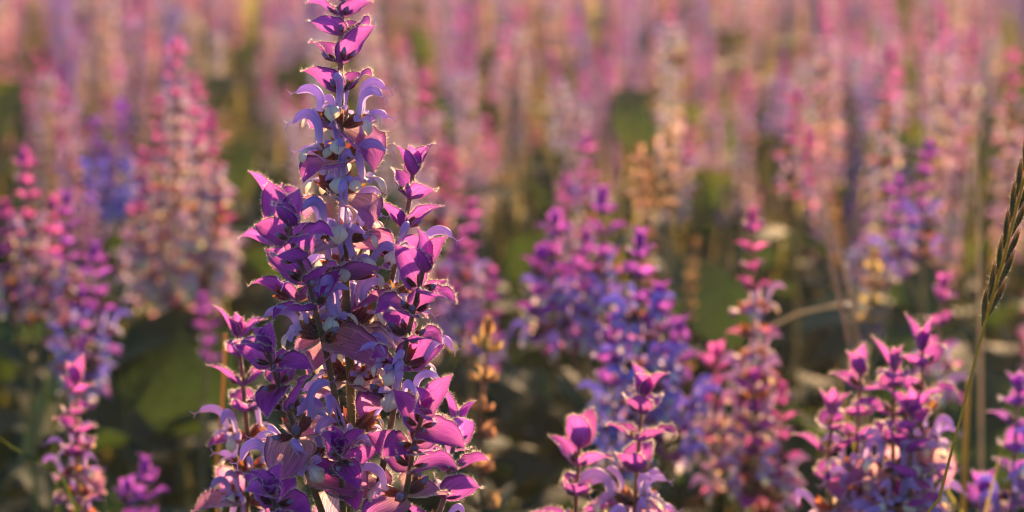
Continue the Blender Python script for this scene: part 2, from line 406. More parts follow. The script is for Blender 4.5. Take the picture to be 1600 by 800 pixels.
# ------------------------------------------------------------------ libraries of shared pieces
YOUNG, MATURE = [], []
def pick(l, rs): return l[rs.randint(len(l))]
LIB = {}
def build_lib():
    LIB['bract_bud'] = [bract_mb((1.9 + .2 * k) * C, (.72 + .06 * (k % 3)) * C, 1.12 - .14 * (k % 3), 1.0, .1 + .3 * (k % 3), 2, True, 100 + k, hairs=230, curve=.15).mesh('bract') for k in range(5)]
    LIB['bract_young'] = [bract_mb((2.1 + .1 * k) * C, (.86 + .06 * (k % 3)) * C, .30 + .12 * (k % 4), .95, .35 + .3 * (k % 3), 2, True, 120 + k, hairs=300, curve=.22).mesh('bract') for k in range(6)]
    LIB['bract'] = [bract_mb((2.4 + .14 * (k % 4)) * C, (1.2 + .10 * (k % 3)) * C, .0 - .2 * (k % 4), .8 + .1 * (k % 3), .3 + .25 * (k % 4), 2, False, 140 + k, mat='bract_old' if k % 2 else None, hairs=320, curve=.3 - .2 * (k % 3)).mesh('bract') for k in range(8)]
    LIB['bract_old'] = [bract_mb((2.6 + .15 * (k % 3)) * C, (1.42 + .08 * (k % 3)) * C, -.35 - .2 * (k % 4), .5 + .1 * (k % 3), .3 + .2 * (k % 3), 2, False, 160 + k, mat='bract_old', hairs=300, curve=-.1 - .15 * (k % 2)).mesh('bract') for k in range(6)]
    LIB['calyx'] = [calyx_mb(2, k, hairs=50, big=.95 + .1 * (k % 3)).mesh('calyx') for k in range(4)]
    yc = []
    for k in range(4):
        mb = calyx_mb(2, 10 + k, hairs=40, big=.72 + .08 * k); mb.merge(bud_mb(2, .62 + .1 * k)); yc.append(mb.mesh('calyx'))
    LIB['calyx_bud'] = yc
    LIB['corolla'] = [corolla_mb(2, k, .90 + .07 * (k % 3)).mesh('corolla') for k in range(7)]
build_lib()

def frame(p, t, az):
    """local frame at p: Z along the axis tangent, X outward at azimuth az"""
    t = Vector(t).normalized(); x = Vector((math.cos(az), math.sin(az), 0)); x = (x - t * x.dot(t)).normalized(); y = t.cross(x)
    m = Matrix((x, y, t)).transposed().to_4x4(); m.translation = Vector(p); return m

def new_obj(name, data, parent=None, T=None, color=(1, 1, 1)):
    o = bpy.data.objects.new(name, data); col.objects.link(o)
    if parent is not None: o.parent = parent
    if T is not None: o.matrix_local = T
    o.color = (*color, 1)
    return o
def thing(name, label, cat, loc, group=None):
    o = new_obj(name, None, T=Matrix.Translation(loc)); o['label'] = label; o['category'] = cat; o.empty_display_size = .05
    if group: o['group'] = group
    return o

def polyline(pts, n):
    """smooth resample of 3D control points (Catmull-Rom), evenly by arc length"""
    pts = [Vector(p) for p in pts]; e = [pts[0] * 2 - pts[1]] + pts + [pts[-1] * 2 - pts[-2]]
    out = []
    for i in range(1, len(e) - 2):
        for k in range(12):
            t = k / 12; a, b, c, d = e[i - 1], e[i], e[i + 1], e[i + 2]
            out.append(0.5 * ((2 * b) + (c - a) * t + (2 * a - 5 * b + 4 * c - d) * t * t + (3 * b - a - 3 * c + d) * t ** 3))
    out.append(pts[-1])
    d = [0]
    for a, b in zip(out, out[1:]): d.append(d[-1] + (b - a).length)
    res = []
    for s in np.linspace(0, d[-1], n):
        i = min(max(np.searchsorted(d, s) - 1, 0), len(out) - 2); f = (s - d[i]) / max(d[i + 1] - d[i], 1e-9)
        res.append(out[i].lerp(out[i + 1], f))
    return res, d[-1]

def at_arc(path, total, s):
    f = min(max(s / total, 0), .9999) * (len(path) - 1); i = int(f); p = path[i].lerp(path[i + 1], f - i)
    return p, (path[i + 1] - path[i]).normalized()

# ------------------------------------------------------------------ detailed spike: bracts, calyces and corollas are sub-parts
def detailed_spike(plant, pts, whorls, az0, rs, rad=(.0012, .0022), tint=(1, 1, 1), bloom=.75, scale=1.0, base_u=.5, mat_shift=0.0, hairs=500):
    """pts: world points from tip to foot; whorls: distances from the tip"""
    path, total = polyline(pts, 40); o = plant.matrix_world.translation if False else plant.location
    path = [p - o for p in path]
    mb = MB(); tube(mb, list(reversed(path)), [rad[1], rad[1] * .8, rad[0]], 'stem', 8, hairs=hairs, hl=.0016, seed=rs.randint(9999), u0=base_u, u1=1)
    sp = new_obj('flower_spike', mb.mesh('flower_spike'), plant, color=tint)
    n = len(whorls)
    for k, s in enumerate(whorls):
        p, t = at_arc(path, total, s); t = -t                       # axis points up
        age = s / .30 + mat_shift + rs.uniform(-.04, .04)
        az = az0 + (k % 2) * math.pi / 2 + rs.uniform(-.22, .22)
        g = scale * (1.05 + min(age, .35) * .75)
        for q in range(2):
            a = az + q * math.pi + rs.uniform(-.12, .12)
            if k == 0: lib = 'bract_bud'
            elif age < .22: lib = 'bract_young'
            elif age < .62: lib = 'bract'
            else: lib = 'bract_old' if rs.rand() < .7 else 'bract'
            T = frame(p, t, a) @ Matrix.Translation((rad[0] * .6, 0, 0)) @ Matrix.Rotation(rs.uniform(-.25, .25), 4, 'X') @ Matrix.Rotation(rs.uniform(-.18, .18), 4, 'Y') @ Matrix.Scale(g * rs.uniform(.9, 1.1), 4)
            new_obj('bract', pick(LIB[lib], rs), sp, T, tint)
        if k == 0:                                                 # inner bud bracts
            for q in range(4):
                T = frame(p + t * .002, t, az + 1.57 * (q + 1) + .3) @ Matrix.Rotation(-.18, 4, 'Y') @ Matrix.Scale((.85 - .12 * q) * scale * rs.uniform(.85, 1.05), 4)
                new_obj('bract', pick(LIB['bract_bud'], rs), sp, T, tint)
            continue
        offs = [az + d + q * math.pi for q in range(2) for d in ((-.55, .55) if age < .25 else (-.72, .0, .72))]
        for a in offs:
            a += rs.uniform(-.26, .26)
            tilt = rs.uniform(-.35, .28)
            T = frame(p + t * .002 * scale, t, a) @ Matrix.Translation((rad[0], 0, 0)) @ Matrix.Rotation(tilt, 4, 'Y')
            if age < .2:
                new_obj('calyx', pick(LIB['calyx_bud'], rs), sp, T @ Matrix.Scale(scale * (.62 + age), 4), tint)
            else:
                gs = scale * min(1.2, .95 + age * .5)
                op = rs.rand() < bloom * (1.0 if .25 < age < .85 else .7)
                new_obj('calyx', pick(LIB['calyx' if op or rs.rand() < .6 else 'calyx_bud'], rs), sp, T @ Matrix.Scale(gs, 4), tint)
                if op:
                    new_obj('corolla', pick(LIB['corolla'], rs), sp, T @ Matrix.Rotation(rs.uniform(-.3, .3), 4, 'X') @ Matrix.Scale(gs * rs.uniform(.78, 1.1), 4), tint)
    return sp

# ------------------------------------------------------------------ whorls and whole spikes for the plants further back
def whorl_mb(age, rs, res=1, dry=False, bloom=.7):
    mb = MB(); g = 1.0 + min(age, .35) * .7
    for q in range(2):
        if age < .06: L_, W_, el, cu, ti, yg = 2.0, .66, 1.0, 1.05, .6, True
        elif age < .22: L_, W_, el, cu, ti, yg = 2.2, .9, .3 + rs.rand() * .35, .95, .8, True
        elif age < .62: L_, W_, el, cu, ti, yg = 2.4, 1.15, rs.uniform(-.1, .35), .8, .6, False
        else: L_, W_, el, cu, ti, yg = 2.6, 1.3, rs.uniform(-.8, -.1), .6, .4, False
        if dry: L_, W_, el = L_ * .8, W_ * .45, el + .55
        b = bract_mb(L_ * C, W_ * C, el, cu, ti, res, yg, rs.randint(9999), mat='dry_bract' if dry else ('bract_old' if age > .45 else None), curve=.4)
        mb.merge(b, Matrix.Rotation(q * math.pi + rs.uniform(-.15, .15), 4, 'Z') @ Matrix.Rotation(rs.uniform(-.25, .25), 4, 'X') @ Matrix.Scale(g, 4), rs.rand() * 20)
    if age < .06:
        for q in range(2): mb.merge(bract_mb(1.5 * C, .6 * C, 1.25, 1.2, .3, res, True, rs.randint(9999), mat='dry_bract' if dry else None), Matrix.Rotation(1.57 + q * math.pi, 4, 'Z'), rs.rand() * 20)
        return mb
    for q in range(2):
        for d in ((-.55, .55) if age < .25 or res == 0 else (-.72, 0, .72)):
            T = Matrix.Rotation(q * math.pi + d + rs.uniform(-.14, .14), 4, 'Z') @ Matrix.Translation((.0015, 0, .002)) @ Matrix.Rotation(rs.uniform(-.25, .15), 4, 'Y')
            if age < .2 and not dry:
                c = calyx_mb(res, rs.randint(99), big=.8)
                if res: c.merge(bud_mb(1, .75))
                mb.merge(c, T @ Matrix.Scale(.62 + age, 4), rs.rand() * 20)
            else:
                gs = min(1.15, .92 + age * .5); mb.merge(calyx_mb(res, rs.randint(99), mat='dry_bract' if dry else 'calyx'), T @ Matrix.Scale(gs * (.95 if dry else 1), 4), rs.rand() * 20)
                if not dry and rs.rand() < bloom: mb.merge(corolla_mb(res, rs.randint(99)), T @ Matrix.Scale(gs * rs.uniform(.9, 1.08), 4), rs.rand() * 20)
    return mb
AGES = [.0, .12, .30, .50, .75]
WH = {}
rsw = np.random.RandomState(3)
for dry in (False, True):
    for ai, a in enumerate(AGES):
        WH[dry, ai] = [whorl_mb(a, rsw, 1, dry).mesh('whorl') for _ in range(4 if ai else 2)]
def age_index(a): return 0 if a < .06 else 1 if a < .22 else 2 if a < .42 else 3 if a < .62 else 4

def whorl_spike(plant, pts, L, rs, tint=(1, 1, 1), dry=False, scale=1.0, gap=.019, rad=(.0012, .0022), young=0.0, first=0.0):
    """medium detail: every whorl is a sub-part of the spike"""
    path, total = polyline(pts, 24); path = [p - plant.location for p in path]
    mb = MB(); tube(mb, list(reversed(path)), [rad[1], rad[0]], 'stem', 6, hairs=160, hl=.0018, seed=rs.randint(999), u0=.5, u1=1)
    sp = new_obj('flower_spike', mb.mesh('flower_spike'), plant, color=tint)
    s, k = first, 0; az = rs.uniform(0, 3.1)
    while s < min(L, total * .96):
        p, t = at_arc(path, total, s); t = -t; age = s / .30 - young if k else 0
        T = frame(p, t, az + (k % 2) * 1.57 + rs.uniform(-.2, .2)) @ Matrix.Scale(scale * rs.uniform(.9, 1.1), 4)
        new_obj('whorl', pick(WH[dry, age_index(max(age, .07) if k else 0)], rs), sp, T, tint)
        s += gap * scale * (.55 if k == 0 else .8 + min(1, k / 6) * .35) * rs.uniform(.85, 1.15); k += 1
    return sp

def spike_mb(L, rs, res=1, dry=False, gap=.020, bloom=.7, sides=5):
    """low detail: a whole spike as one mesh, foot at the origin, growing along +Z"""
    mb = MB(); bend = rs.uniform(-.03, .03, 2)
    pts = [(bend[0] * (z / L) ** 2, bend[1] * (z / L) ** 2, z) for z in np.linspace(0, L, 7)]
    tube(mb, pts, [.0022, .0012], 'stem', sides, u0=.5, u1=1)
    s, k = 0, 0
    while s < L - .02:
        z = L - s; a = s / .30 if k else 0
        T = Matrix.Translation((bend[0] * (z / L) ** 2, bend[1] * (z / L) ** 2, z)) @ Matrix.Rotation((k % 2) * 1.57 + rs.uniform(-.2, .2), 4, 'Z') @ Matrix.Scale(rs.uniform(.9, 1.1), 4)
        mb.merge(whorl_mb(a, rs, res, dry, bloom), T); s += gap * (.55 if k == 0 else .8 + min(1, k / 6) * .35) * rs.uniform(.85, 1.15); k += 1
    return mb

LEAVES = [leaf_mb(.11 + .018 * (k % 4), .038 + .007 * (k % 3), 300 + k, 1, .15 + .2 * (k % 3), .7 + .3 * (k % 3)).mesh('leaf') for k in range(8)]

def leaf_at(plant, p, az, scale, rs, tint=(1, 1, 1), pitch=0.0):
    T = Matrix.Translation(p) @ Matrix.Rotation(az, 4, 'Z') @ Matrix.Rotation(pitch, 4, 'Y') @ Matrix.Rotation(rs.uniform(-.4, .4), 4, 'X') @ Matrix.Scale(scale, 4)
    return new_obj('leaf', pick(LEAVES, rs), plant, T, tint)

def plant_leaves(plant, path, n, rs, zlo, zhi, tint=(1, 1, 1)):
    """opposite leaf pairs up the stem, large below, small above. path: local stem points foot -> top"""
    H = path[-1].z
    for k in range(n):
        z = zlo + (zhi - zlo) * (k // 2) / max(1, (n - 1) // 2); f = min(.999, z / H) * (len(path) - 1); i = int(f)
        p = path[i].lerp(path[min(i + 1, len(path) - 1)], f - i)
        az = (k % 2) * math.pi + (k // 2) * 1.57 + rs.uniform(-.4, .4)
        leaf_at(plant, p, az, (1.4 - .75 * (k // 2) / max(1, n // 2)) * rs.uniform(.85, 1.15), rs, tint, rs.uniform(-.2, .3))

# ------------------------------------------------------------------ ground
g = MB(); g.add([(-2500, -2500, 0), (2500, -2500, 0), (2500, 2500, 0), (-2500, 2500, 0)], [(0, 1, 2, 3)], [(0, 0, 0)] * 4, 'soil')
ground = new_obj('ground', g.mesh('ground', False)); ground['kind'] = 'structure'

# ------------------------------------------------------------------ the tall sage in focus
rs = np.random.RandomState(21)
foot = P(540, 1000, 1.33); foot.z = 0
main = thing('sage_plant', 'tall branching clary sage in sharp focus with magenta bracts and lavender flowers', 'sage plant', foot)
mpx = .35e-3
top_pts = [P(536, -4, 1.32), P(533, 60, 1.32), P(532, 150, 1.32), P(535, 300, 1.32), P(541, 460, 1.32), P(549, 640, 1.325), P(545, 800, 1.33), P(542, 900, 1.33)]
detailed_spike(main, top_pts, [y * mpx for y in (6, 31, 60, 104, 150, 207, 258, 312, 386, 442, 520, 602, 684, 765)], 0.85, rs, rad=(.0015, .0028), bloom=.95, base_u=.35, hairs=1600)
lower, _ = polyline([foot, foot + Vector((.004, .002, .3)), P(542, 900, 1.33)], 16)
mb = MB(); tube(mb, [p - foot for p in lower], [.0065, .0048, .0027], 'stem', 10, hairs=300, u0=0, u1=.35); new_obj('stem', mb.mesh('stem'), main)
def branch(pts, first, gaps, az, **kw):
    D = None; q = []
    for p in pts:
        if len(p) == 3: D = p[2]
        q.append((p[0], p[1], D))
    # depth runs evenly between the given values
    ks = [i for i, p in enumerate(pts) if len(p) == 3]
    Ds = np.interp(range(len(pts)), ks, [pts[i][2] for i in ks])
    w = [P(p[0], p[1], float(d)) for p, d in zip(pts, Ds)]
    s, wl = first, []
    for gk in gaps: wl.append(s * mpx); s += gk
    detailed_spike(main, w, wl, az, rs, **kw)
branch([(450, 340, 1.265), (458, 385), (480, 435), (497, 500), (518, 590), (538, 720), (545, 880, 1.33)], 14, [30, 38, 40, 46, 52, 60], .9, bloom=.8, hairs=500)
branch([(432, 318, 1.40), (438, 365), (452, 430), (478, 520), (520, 660), (545, 900, 1.335)], 14, [34, 42, 46, 54, 60], .2, bloom=.7, hairs=300)
branch([(414, 540, 1.255), (430, 585), (452, 645), (476, 725), (506, 810), (541, 930, 1.33)], 14, [32, 42, 46, 52, 58, 60], 1.1, bloom=.9, hairs=400)
branch([(646, 262, 1.335), (640, 312), (625, 380), (607, 460), (590, 545), (568, 660), (547, 850, 1.335)], 12, [38, 48, 54, 58, 64, 68], .6, bloom=.75, hairs=700)
branch([(664, 412, 1.27), (650, 470), (634, 540), (619, 620), (600, 720), (565, 870), (545, 950, 1.335)], 14, [34, 40, 44, 52, 60, 66], .75, bloom=.9, hairs=500)
branch([(664, 640, 1.255), (648, 690), (636, 760), (612, 850), (544, 980, 1.335)], 14, [34, 42, 48, 56, 62], 1.0, bloom=.85, hairs=300)
branch([(714, 662, 1.385), (706, 710), (690, 790), (640, 900), (546, 1010, 1.335)], 12, [34, 42, 50, 60, 66], .4, bloom=.6, hairs=200)
branch([(424, 762, 1.24), (440, 830), (480, 920), (540, 1010, 1.335)], 14, [36, 44, 50], .9, bloom=.5, hairs=120)
branch([(531, 700, 1.265), (534, 760), (541, 880, 1.33)], 10, [30, 44, 50, 60], .3, bloom=.6, scale=.85, hairs=120)
for k in range(8):
    leaf_at(main, Vector((0, 0, .08 + .085 * k)), k * 1.57 * 1.0 + (k % 2) * 3.14 + rs.uniform(-.3, .3), 1.7 - .1 * k, rs)

# ------------------------------------------------------------------ hand-placed plants round it
BASES = [(foot.x, foot.y)]
def sage(label, D, spikes, detail='whorl', tint=(1, 1, 1), dry=False, seed=0, leaves=8, young=0.0, scale=1.0, group=None, gap=.019, leaftop=.6, bloom=.7):
    """spikes: (tip px, tip py, length px[, foot dx px]) - the first one is the leader"""
    rs = np.random.RandomState(seed); k = D * PXR
    tp = P(spikes[0][0], spikes[0][1], D); f = Vector((tp.x + rs.uniform(-.02, .02), tp.y - .02, 0))
    if len(spikes[0]) > 3: f.x += spikes[0][3] * k
    pl = thing('sage_plant', label, 'sage plant', f, group); BASES.append((f.x, f.y))
    L0 = spikes[0][2] * k; dirn = (f - tp).normalized(); join = tp + dirn * (L0 + .03)
    for i, s in enumerate(spikes):
        d = D + (0 if i == 0 else rs.uniform(-.05, .05)); t = P(s[0], s[1], d); L = s[2] * k
        if i == 0: pts = [t, t.lerp(join, .5) + Vector((rs.uniform(-.006, .006), 0, 0)), join]
        else:
            z = max(.12, min(t.z - L * 1.05, join.z - .02)); fr = z / join.z; j = f.lerp(join, fr)
            pts = [t, t + Vector((0, 0, -(t.z - z) * .45)) + (j - t) * .08 * Vector((1, 1, 0)).length * .3, j]
        if detail == 'full':
            wl, q, n = [], .004, 0
            while q < L: wl.append(q); q += gap * (.55 if n == 0 else .85 + min(1, n / 6) * .35) * scale * rs.uniform(.9, 1.12); n += 1
            detailed_spike(pl, pts, wl, rs.uniform(0, 3), rs, tint=tint, scale=scale, mat_shift=-young, hairs=300, bloom=bloom)
        else: whorl_spike(pl, pts, L, rs, tint, dry, scale, gap, young=young)
    path, _ = polyline([f, f.lerp(join, .5) + Vector((rs.uniform(-.01, .01), rs.uniform(-.01, .01), 0)), join], 12)
    path = [p - f for p in path]
    mb = MB(); tube(mb, path, [.006, .0045, .0024], 'stem', 8, u0=0, u1=.5); new_obj('stem', mb.mesh('stem'), pl, color=tint)
    if leaves: plant_leaves(pl, path, leaves, rs, .06, min(leaftop, path[-1].z * .9), (1, 1, 1))
    return pl

PINK, VIO, PALE, ROSE = (1.08, 1.05, .95), (.85, .9, 1.1), (1.35, 1.45, .9), (1.25, 1.15, .85)
sage('narrow magenta sage spike tucked close behind the tall branching clary sage', 1.47, [(372, 520, 330)], 'full', PINK, seed=31, leaves=6, scale=.95)
sage('small budding sage spike with toothed pink bracts above dark leaves', 1.82, [(118, 592, 300)], 'full', (1.1, .95, .9), seed=32, young=.02, scale=.86, leaves=6, bloom=.4, gap=.0175)
sage('stout sage with a star-shaped pink bract rosette at its tip', 1.56, [(1005, 612, 320), (905, 690, 200)], 'full', PINK, seed=133, leaves=6, bloom=.95, scale=1.12)
sage('bushy three-tipped sage with curling pale pink bracts beside the grass stalk', 1.68, [(1398, 572, 300), (1345, 578, 280), (1442, 540, 320), (1300, 640, 220), (1425, 640, 220)], 'full', PINK, seed=134, leaves=8, scale=1.05, bloom=.85)
sage('lilac sage crowded against the dark leaves beyond the grass stalk', 1.85, [(1592, 606, 300), (1640, 560, 300), (1536, 765, 120)], 'full', VIO, seed=35, leaves=6)
sage('slender sage with a rounded pink tip and broad flowering skirt', 2.15, [(1176, 348, 430), (1222, 618, 240), (1120, 560, 240), (1178, 600, 220)], 'whorl', ROSE, seed=36)
sage('blue violet sage spike topped by a small separate pink crown', 2.1, [(1000, 388, 330), (1062, 520, 240), (960, 520, 260), (1030, 470, 240)], 'whorl', VIO, seed=37, scale=1.1)
sage('deep purple sage with a pointed pink leader and dense flowers', 2.35, [(942, 318, 260), (868, 352, 200), (845, 410, 120), (915, 380, 180), (890, 440, 120)], 'whorl', (.95, .9, 1.05), seed=38, scale=1.18)
sage('rosy tapering sage spike rising behind the deep purple pair', 3.1, [(915, 228, 180), (885, 290, 120)], 'whorl', PINK, seed=39)
sage('pale rosy sage with a leaning lilac side spike beside the dry stalk', 2.7, [(736, 330, 190), (768, 440, 160), (712, 400, 140)], 'whorl', PINK, seed=40)
sage('withered brown sage stalk with empty golden calyces', 1.85, [(762, 524, 300)], 'whorl', (1.2, 1.0, .8), True, seed=41, gap=.026, leaves=5)
sage('flat-topped plump sage with cream and orange tinged flowers', 2.5, [(40, 252, 260), (8, 330, 180), (84, 330, 200)], 'whorl', ROSE, seed=42)
sage('lavender sage leaning among green stems beside the flat-topped one', 2.45, [(105, 322, 280), (150, 400, 240), (128, 470, 180)], 'whorl', VIO, seed=43)
sage('broad pyramid-shaped sage crowded with pale pink flowers', 3.0, [(276, 78, 420), (222, 250, 260), (332, 196, 300), (250, 170, 340), (305, 150, 330), (215, 330, 160), (345, 300, 180)], 'whorl', PALE, seed=44)
sage('bluish violet sage pair behind the pale pyramid one', 3.7, [(190, 172, 170), (150, 195, 180), (172, 240, 120)], 'whorl', (.55, .65, 1.2), seed=45)  # tint darker and bluer than the other violet plants
sage('low lilac sage just showing above the dark undergrowth', 2.1, [(228, 740, 140), (200, 770, 120)], 'whorl', VIO, seed=46, leaves=4)
sage('purple sage flowers low below the pale pyramid-shaped one', 2.7, [(318, 480, 110)], 'whorl', VIO, seed=47, leaves=4)
sage('slim candy pink sage spike beside the tall branching one', 3.3, [(665, 128, 140), (690, 240, 140), (708, 250, 120)], 'whorl', ROSE, seed=48)
sage('short pink and violet sage spike standing over broad leaves', 2.3, [(1475, 450, 180)], 'whorl', PINK, seed=49, gap=.024)
sage('mauve sage with rose lit edge behind the short pink one', 2.7, [(1450, 238, 190), (1402, 296, 150)], 'whorl', (.95, .9, 1.1), seed=50)
sage('very tall pale rose sage spire with dark purple foot', 3.3, [(1392, 90, 350)], 'whorl', PALE, seed=51)
sage('sage spike with a round coral tip above slanting dry straws', 3.2, [(1245, 158, 150), (1262, 220, 120)], 'whorl', ROSE, seed=52)
sage('faded sage with pale withered blossoms over golden grass', 2.8, [(1045, 212, 120), (1000, 245, 110)], 'whorl', (1.25, 1.05, 1.2), True, seed=53)
sage('small beige seeding sage between dry straws and the short pink spike', 2.4, [(1365, 408, 110)], 'whorl', (1.3, 1.2, .9), True, seed=54, leaves=4)
sage('slim mauve sage spire beyond the coral-tipped one', 4.0, [(1166, 128, 100)], 'whorl', PINK, seed=55, leaves=4)
sage('slim rose sage spire rising beyond the bending grass stalk', 3.6, [(1582, 92, 330)], 'whorl', ROSE, seed=56, leaves=4)
sage('pale mauve sage spire rising behind the mauve rose-edged one', 3.8, [(1520, 60, 160)], 'whorl', PALE, seed=57, leaves=4)

# ------------------------------------------------------------------ grass stalk and dry straws
gp = [P(1462, 800, 1.40), P(1452, 860, 1.40)]; gf = Vector((P(1415, 1000, 1.42).x, P(1415, 1000, 1.42).y, 0))
stalk = thing('grass_stalk', 'tall arching green grass stalk with braided dark seed head and dew', 'grass stalk', gf)
gpts = [gf, gf + Vector((.02, 0, .5)), P(1425, 940, 1.41), P(1462, 800, 1.40), P(1500, 655, 1.40), P(1538, 508, 1.40), P(1564, 420, 1.40), P(1586, 335, 1.40), P(1604, 262, 1.40), P(1622, 190, 1.40)]
gpath, gl = polyline(gpts, 60); gloc = [p - gf for p in gpath]
mb = MB(); tube(mb, gloc, [.0018, .0014, .0011, .0007], 'grass', 8, u0=0, u1=.55); new_obj('culm', mb.mesh('culm'), stalk)
sl = []
for k in range(3):
    mb = MB()
    for j_, (sg, l) in enumerate(((0, 1.0), (1, .86), (-1, .86), (1, .7), (-1, .7))):   # glumes overlapping along the spikelet
        t2 = MB(); patch(t2, .024 * l, .0021, 'spikelet', [.5, .7, .9, 1, 1, .9, .7, .5, .25, .02], [.02, .06, .02, -.02], [1.3, 1.3, 1.0], 8, 7, seed=k * 9 + j_, hairs=14)
        mb.merge(t2, Matrix.Translation((.004 * j_ * .5, sg * .0011, .0004 * j_)) @ Matrix.Rotation(sg * .09, 4, 'Z') @ Matrix.Rotation(3.14 * (j_ % 2), 4, 'X'))
    sl.append(mb.mesh('spikelet'))
rs = np.random.RandomState(5)
s0 = gl * 0.0
d508 = min(range(60), key=lambda i: (gpath[i] - P(1538, 508, 1.40)).length)
sarc = d508 / 59 * gl; k = 0
while sarc < gl - .004:
    p, t = at_arc(gloc, gl, sarc); side = 1 if k % 2 else -1
    # spikelets lie along the rachis, alternating on its two sides
    sx = Vector((1, 0, 0)) - t * t.x; sx.normalize(); x = (t + sx * side * .09).normalized(); z = sx * side; z = (z - x * z.dot(x)).normalized(); y = z.cross(x)
    T = Matrix((x, y, z)).transposed().to_4x4(); T.translation = p + sx * side * .0009
    new_obj('spikelet', pick(sl, rs), stalk, T @ Matrix.Scale(rs.uniform(.9, 1.1), 4)); sarc += .0078; k += 1

def ball(r, n=8):
    mb = MB(); V = []
    for i in range(n):
        a = math.pi * i / (n - 1)
        for j_ in range(n): V.append((r * math.sin(a) * math.cos(6.2832 * j_ / n), r * math.sin(a) * math.sin(6.2832 * j_ / n), r * math.cos(a)))
    mb.add(V, grid_faces(n, n, True), [(0, 0, 0)] * len(V), 'dew'); return mb.mesh('dew_drop')
DEW = ball(.0017, 12)
def straw(label, pts, D, drops=(), mat='straw', rad=(.0030, .0018), group=None, seed=0, head=False):
    w = [P(px, py, D) for px, py in pts]; f = w[-1].copy() + (w[-1] - w[-2]).normalized() * .12; f = Vector((f.x, f.y, 0))
    st = thing('dry_straw' if mat == 'straw' else 'grass_stalk', label, 'straw' if mat == 'straw' else 'grass stalk', f, group)
    path, tot = polyline(list(reversed(w + [f.lerp(w[-1], .4), f])), 40); loc = [p - f for p in path]
    mb = MB(); tube(mb, loc, [rad[0], (rad[0] + rad[1]) / 2, rad[1]], mat, 6); new_obj('culm', mb.mesh('culm'), st)
    for q in drops: new_obj('dew_drop', DEW, st, Matrix.Translation(P(q[0], q[1], D) - f))
    if head:
        rs = np.random.RandomState(seed)
        for k in range(18):
            p, t = at_arc(list(reversed(loc)), tot, .004 + k * .006); az = k * 2.4
            T = frame(p, -t, az) @ Matrix.Rotation(-1.1, 4, 'Y') @ Matrix.Scale(.38, 4); new_obj('spikelet', pick(sl, rs), st, T, (1.6, 1.5, 1.3))
    return st
straw('dry straw slanting down from the coral-tipped sage, the paler of a crossing pair', [(1266, 240), (1290, 320), (1322, 430), (1345, 560), (1352, 640)], 2.5, [(1322, 414)])
straw('thin brown straw crossing the paler one and running to the curling pink bracts', [(1285, 330), (1300, 420), (1318, 490), (1332, 560), (1340, 640)], 2.3, [(1325, 477)])
straw('bent straw lying almost level between the slender sage and the crossing straws', [(1325, 474), (1290, 480), (1240, 492), (1200, 520), (1180, 600)], 2.35)
straw('thin upright straw standing behind the arching grass stalk', [(1525, 190), (1528, 330), (1532, 520), (1533, 700), (1532, 800)], 2.4, [(1530, 480)], head=True)
straw('yellow green grass stem standing upright under the short pink sage', [(1514, 590), (1510, 660), (1507, 740), (1505, 820)], 1.9, [(1513, 613)], 'grass', (.0035, .002))
straw('pale yellow stem standing beside the narrow magenta sage spike', [(352, 520), (349, 600), (343, 700), (340, 800)], 1.62, [], 'grass', (.003, .0018))
straw('thin green stem with a bead of seed behind the flat-topped sage', [(82, 196), (86, 240), (84, 300), (80, 420)], 2.9, [], 'grass', (.0028, .0016))
def blade(label, pts, D, W, group=None, mat='grass'):
    w = [P(px, py, D) for px, py in pts]; f = Vector((w[-1].x, w[-1].y, 0)); path, tot = polyline([f, f.lerp(w[-1], .6)] + list(reversed(w)), 24)
    mb = MB(); V, A = [], []
    for i, p in enumerate(path):
        u = i / 23; h = W * min(1, 2.2 * (1 - u)) ** .8 + 1e-5; t = (path[min(i + 1, 23)] - path[max(i - 1, 0)]).normalized(); s = t.cross(Vector((.25, 1, .2))).normalized(); n = s.cross(t)
        for v in (-1, -.5, 0, .5, 1): V.append(p - f + s * h * v + n * (-h * .35 * (1 - v * v))); A.append((u * .7, v, .3))
    mb.add(V, grid_faces(24, 5), A, mat); o = thing('grass_plant', label, 'grass', f, group); new_obj('blade', mb.mesh('blade'), o)
blade('blue green grass blade arching over the dark corner by the budding sage', [(-60, 640), (0, 685), (45, 715), (90, 742), (120, 800)], 1.75, .005, mat='leaf')
blade('bright green grass blade leaning away from the arching grass stalk', [(1450, 690), (1470, 740), (1495, 800), (1515, 860)], 1.8, .0035)
blade('yellow green grass blade rising towards the crowded lilac sage', [(1575, 660), (1560, 720), (1545, 790), (1535, 860)], 1.8, .004)
blade('broad green grass blade rising behind the curling pink bracts', [(1305, 560), (1318, 620), (1330, 690), (1340, 780)], 1.95, .0035)
blade('long dark green blade curving between the two lavender stems', [(60, 540), (72, 600), (84, 680), (90, 780)], 2.1, .004, mat='leaf')

